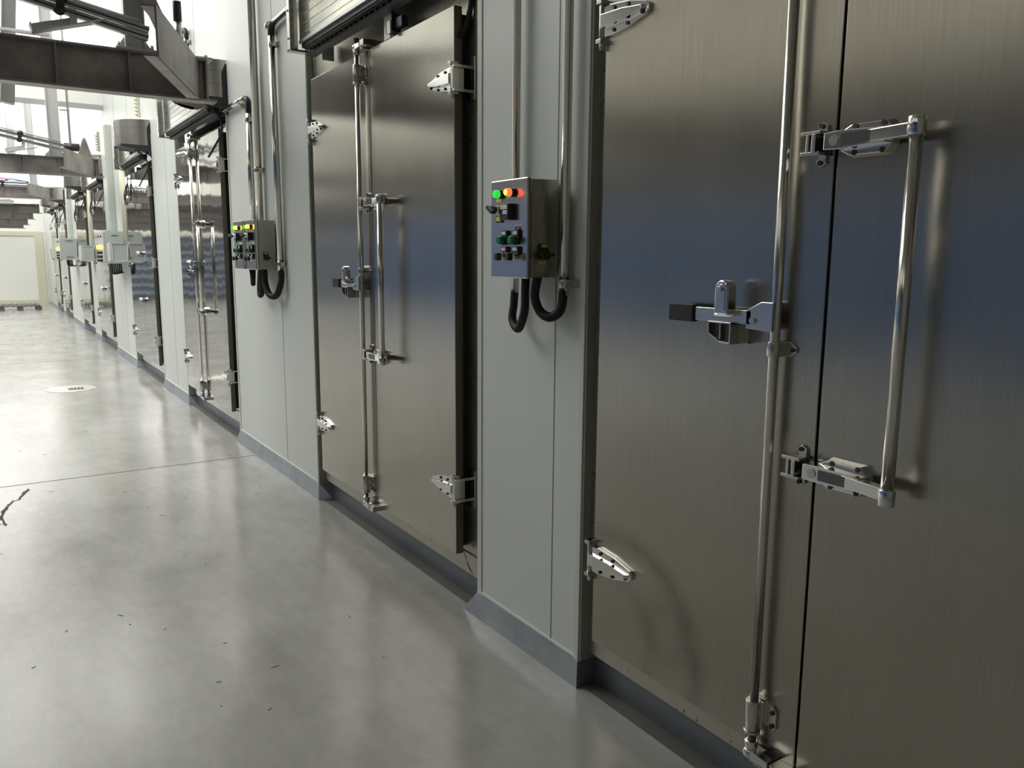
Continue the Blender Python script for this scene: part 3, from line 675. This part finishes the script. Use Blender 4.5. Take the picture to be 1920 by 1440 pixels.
for y, z1, s in ((11.62, 2.56, 'nearest'), (11.76, 2.58, 'middle'), (11.92, 2.60, 'farthest')):
    t = thing('cream_conduit', (-.02, y, 1.66), s+' of three cream conduits left of the fourth door', 'conduit pipe', 'cream conduits above grey cabinets')
    obj('pipe', MB().cyl((0, 0, 0), (0, 0, z1-1.66), .016, 12), CREAM, t); obj('pipe_cap', MB().cyl((0, 0, z1-1.67), (0, 0, z1-1.63), .021, 12), PAINTG, t)
for y, s in ((15.55, 'nearer cream conduit above the mid grey box'), (15.75, 'farther cream conduit above the mid grey box')):
    t = thing('cream_conduit', (-.02, y, 1.64), s, 'conduit pipe', 'cream conduits above grey cabinets'); obj('pipe', MB().cyl((0, 0, 0), (0, 0, .95), .02, 12), CREAM, t)
# looping loose cables under hoods
for y, s in ((11.15, 'thin black cable with two loops hanging by the fourth door'), (15.0, 'thin black loose cable loop by the fifth door'), (17.7, 'thin black loose cable loop by the sixth door'), (22.0, 'thin black loose cable loop near the end of the row')):
    tag(obj('loose_cable', MB().tube([(-.05, y, 2.50), (-.05, y-.02, 2.38), (-.06, y+.10, 2.25), (-.06, y+.22, 2.16), (-.065, y+.20, 2.24), (-.05, y+.02, 2.36), (-.06, y-.12, 2.28), (-.06, y-.28, 2.17)], .006, 7), BLACK), s, 'cable')
for y, z0, z1, s in ((10.25, 3.03, 3.28, 'row of yellowed insulators on the wall above the bright drum'), (14.0, 3.03, 3.32, 'row of yellowed insulators left of the trunking column')):
    t = thing('insulator_strip', (-.02, y, z0), s, 'insulators'); obj('strip', MB().box(-.006, .018, -.015, .015, 0, z1-z0), CREAM, t)
    m = MB()
    for k in range(6): m.cyl((-.006, 0, .02+k*.04), (-.04, 0, .03+k*.04), .012, 8, .004)
    sobj('insulator', m, mat('insul', (.55, .5, .3), .5) if 'insul' not in bpy.data.materials else bpy.data.materials['insul'], t)

# ------------------------------------------------------------------ overhead beams, posts and roller rails
def ibeam(y, xe, zb, zt, label, bw=.12, brace=True):
    BEAM = globals()['BEAM'] if brace else BEAMD
    t = thing('overhead_beam', (xe, y, zb), label, 'steel beam', 'steel beams crossing over the aisle'); H = zt-zb; L = 8.5+xe
    obj('beam_web', MB().box(-L, -.05, -.006, .006, .008, H-.008), BEAM, t)
    obj('beam_flange', MB().box(-L, 0, -bw/2, bw/2, -.006, .008), BEAM, t, .002); obj('beam_flange', MB().box(-L, -.06, -bw/2, bw/2, H-.008, H+.006), BEAM, t, .002)
    st = MB()
    for x in (-.52, -.92, -1.6): st.box(x-.005, x+.005, -bw/2+.006, -.006, .008, H-.008)
    sobj('web_stiffener', st, BEAM, t)
    obj('end_plate', MB().box(-.065, -.053, -bw/2+.004, bw/2-.004, .006, H), BEAM, t)
    obj('flange_plate', MB().box(-.22, -.02, -bw/2-.01, bw/2, H+.006, H+.018), GREYM, t)
    sobj('plate_bolt', MB().cyl((-.15, -.05, H+.018), (-.15, -.05, H+.032), .012, 6).cyl((-.06, -.05, H+.018), (-.06, -.05, H+.032), .012, 6).cyl((-.12, -.05, H-.03), (-.12, -.05, H-.008), .012, 6), SATIN, t)
    if brace:
        p0 = Vector((-.10, -.02, 0)); p1 = Vector((-.55, -1.15, 0)); d = (p1-p0); u = d.normalized(); nrm = Vector((u.y, -u.x, 0))
        c = (p0+p1)/2
        m = MB().obox(c+Vector((0, 0, H/2)), d/2, nrm*.005, (0, 0, H/2)); hf = nrm*.035
        obj('brace_web', m, BEAM, t)
        obj('brace_flange', MB().obox(c-hf*(-1)+Vector((0, 0, .005)), d/2, hf, (0, 0, .005)), BEAM, t); obj('brace_flange', MB().obox(c+hf+Vector((0, 0, H-.005)), d/2, hf, (0, 0, .005)), BEAM, t)
    return t
ibeam(5.75, -.25, 2.495, 2.745, 'nearest and largest dark steel beam at top left')
ibeam(12.3, -.17, 2.51, 2.735, 'second dark steel beam from the camera')
ibeam(18.7, -.27, 2.56, 2.77, 'third dark steel beam from the camera')
ibeam(22.6, -.33, 2.44, 2.64, 'fourth steel beam, topmost of the small far stack', .12, False)
ibeam(24.4, -.38, 2.36, 2.55, 'fifth steel beam, second of the small far stack', .12, False)
ibeam(26.0, -.44, 2.26, 2.44, 'sixth steel beam, third of the small far stack', .12, False)
ibeam(27.3, -.50, 2.20, 2.36, 'last steel beam, lowest of the small far stack', .12, False)
def post(x, y, z0, w_, label):
    t = thing('hanger_post', (x, y, z0), label, 'steel post', 'steel posts above the beams'); H = ZC-z0
    obj('post_column', MB().box(-w_, w_, -.004, .004, .014, H).box(-w_-.004, -w_+.004, -.05, .05, .014, H).box(w_-.004, w_+.004, -.05, .05, .014, H), GREYM, t, .001)
    obj('base_plate', MB().box(-w_-.06, w_+.07, -.06, .06, 0, .014), GREYM, t, .001)
    sobj('base_gusset', MB().prism([(w_+.004, .014), (w_+.05, .014), (w_+.004, .08)], 'y', -.004, .004).prism([(-w_-.004, .014), (-w_-.05, .014), (-w_-.004, .08)], 'y', -.004, .004), GREYM, t)
    sobj('base_bolt', MB().cyl((-w_-.04, -.045, .014), (-w_-.04, -.045, .04), .010, 6).cyl((w_+.04, -.045, .014), (w_+.04, -.045, .04), .010, 6), SATIN, t)
    return t
post(-.725, 5.75, 2.751, .055, 'grey hanger post standing on the nearest beam')
post(-.72, 12.3, 2.741, .065, 'grey hanger post standing on the second beam')
post(-.66, 18.7, 2.776, .06, 'slim grey hanger post standing on the third beam')
def rails(y, pA, pB, zo, label, tubes=False):
    # pA, pB: (x, z) ends of the upper rail's axis
    A = Vector((pA[0], y, pA[1])); B = Vector((pB[0], y, pB[1])); t = thing('roller_rail', A, label, 'roller rail', 'aluminium roller rails')
    d = B-A; u = d.normalized(); nn = Vector((-u.z, 0, u.x))
    for k, (off, yy) in enumerate(((0, 0), (-zo, -.02))):
        c = d/2 + nn*off + Vector((0, yy, 0))
        m = MB().obox(c, d/2, (0, .022, 0), nn*.020); r = obj('rail', m, ALU, t, .003)
        g = MB().obox(c+Vector((0, -.0225, 0)), d/2, (0, .001, 0), nn*.005).obox(c+Vector((0, -.0225, 0))+nn*.013, d/2, (0, .001, 0), nn*.001); obj('rail_groove', g, HOLE, r)
    obj('rail_rod', MB().cyl(nn*.035+u*.02, d+nn*.035-u*.05, .010, 12), ALU, t)
    for f in (.62,):
        c = d*f + Vector((0, -.03, 0))
        obj('roller_clamp', MB().ball(c+nn*.02, .036, (1, .9, 1)).ball(c-nn*(zo+.005), .034, (1, .9, .9)).obox(c-nn*zo*.5, u*.022, (0, .03, 0), nn*(zo*.5)), BLK2, t)
    return t
rails(5.62, (-1.9, 3.10), (-.66, 2.86), .05, 'nearest pair of aluminium rails above the first beam')
rails(12.15, (-1.9, 3.12), (-.62, 2.87), .06, 'aluminium rails above the second beam')
rails(18.5, (-1.9, 2.83), (-.75, 2.83), .05, 'aluminium rails above the third beam')
rails(22.4, (-1.9, 2.69), (-.9, 2.69), .05, 'aluminium rails above the fourth beam')
def arm(y, A, B, h, label):
    A = Vector((A[0], y, A[1])); B = Vector((B[0], y, B[1])); t = thing('support_arm', A, label, 'support arm', 'sloping support arms'); d = B-A; u = d.normalized(); nn = Vector((-u.z, 0, u.x))
    m = MB().obox(d/2, d/2, (0, .05, 0), nn*.004).obox(d*.30+nn*h*.5, d*.30, (0, .004, 0), nn*h*.5).obox(d*.3+Vector((0, .046, 0))+nn*h*.5, d*.3, (0, .004, 0), nn*h*.5).obox(nn*h*.5, u*.004, (0, .05, 0), nn*h*.5)
    obj('arm_channel', m, GREYM, t, .001); obj('arm_post', MB().box(d.x*.55-.02, d.x*.55+.02, -.02, .02, d.z*.55, d.z*.55+.10), GREYM, t)
    return t
arm(5.60, (-1.285, 2.757), (-.90, 2.875), .045, 'grey sloping arm resting on the nearest beam')
arm(12.15, (-1.27, 2.745), (-.92, 2.83), .05, 'grey sloping arm resting on the second beam')
t = thing('air_cylinder', (-.46, 5.75, 2.765), 'slim vertical air cylinder on the end of the nearest beam', 'cylinder')
obj('barrel', MB().cyl((0, 0, .05), (0, 0, .21), .022, 18), ALU, t); obj('cap', MB().cyl((0, 0, .21), (0, 0, .33), .026, 18), BLK2, t, .002); obj('foot', MB().box(-.03, .03, -.03, .03, 0, .05), GREYM, t, .002)
t = thing('sloping_brace', (-.70, 5.62, 2.80), 'dark diagonal steel strut rising left from the nearest beam', 'strut')
obj('strut', MB().obox((.07, 0, .20), Vector((-.13, 0, .30)), (0, .04, 0), Vector((.030, 0, .012))), BEAM, t, .002)
t = thing('sloping_brace', (-.42, 12.25, 2.75), 'dark upright bracket on the end of the second beam', 'strut')
obj('strut', MB().prism([(-.06, 0), (.12, 0), (.05, .24), (.02, .24)], 'y', -.05, -.04), BEAM, t, .002); obj('motor', MB().cyl((-.20, 0, .12), (-.02, 0, .12), .05, 16), BLK2, t)
t = thing('air_hose', (-1.2, 18.4, 2.84), 'thin blue and red air tubes over the third beam', 'air tube')
obj('blue_tube', MB().tube([(0, 0, 0), (.15, 0, .05), (.3, 0, .03), (.45, 0, .01)], .012, 8), BLUEP, t); obj('red_tube', MB().tube([(-.1, 0, .02), (0, 0, .06), (.12, 0, .04)], .012, 8), REDP, t)
# far steelwork seen against the windows
for x, y, z0, dx, s in ((-1.30, 9.6, 2.95, .28, 'pale diagonal roof brace at the top left corner'), (-1.05, 17.0, 2.9, .05, 'pale far roof post left of the hanger posts')):
    t = thing('roof_brace', (x, y, z0), s, 'steel post'); obj('brace_web', MB().obox((dx/2, 0, 1.6), Vector((dx/2, 0, 1.6)), (0, .05, 0), (.06, 0, -.01)), ALU, t, .002)
    obj('brace_flange', MB().obox((dx/2-.06, -.02, 1.6), Vector((dx/2, 0, 1.6)), (0, .07, 0), (.004, 0, 0)), GREYM, t)
tag(obj('service_pipe', MB().cyl((-4, 9.5, 3.62), (-.9, 9.5, 3.62), .02, 12), ALU), 'thin horizontal pipe at the top left corner', 'pipe')
t = thing('pipe_ladder', (-.62, 12.5, 2.75), 'thin vertical pipe with short rungs beside the second hanger post', 'pipe')
obj('pipe', MB().cyl((.10, 0, 0), (.10, 0, 3.7), .015, 10), GREYM, t); sobj('rung', MB().cyl((0, 0, .62), (.12, 0, .62), .012, 8).cyl((0, 0, 1.3), (.12, 0, 1.3), .012, 8), GREYM, t)

# ------------------------------------------------------------------ pallet at the far end
t = thing('pallet', (-.87, 25.3, 0), 'dark plastic pallet on the floor by the far wall', 'pallet')
PL = mat('pallet_plastic', (.12, .115, .11), .6)
m = MB()
for k in range(7): m.box(-.48+k*.14, -.40+k*.14, -.5, .5, .12, .14)
m.box(-.48, .48, -.5, -.42, .10, .12).box(-.48, .48, .42, .5, .10, .12); obj('deck', m, PL, t)
for x in (-.42, 0, .42):
    for y in (-.42, 0, .42): obj('foot', MB().box(x-.06, x+.06, y-.06, y+.06, 0, .10), PL, t)
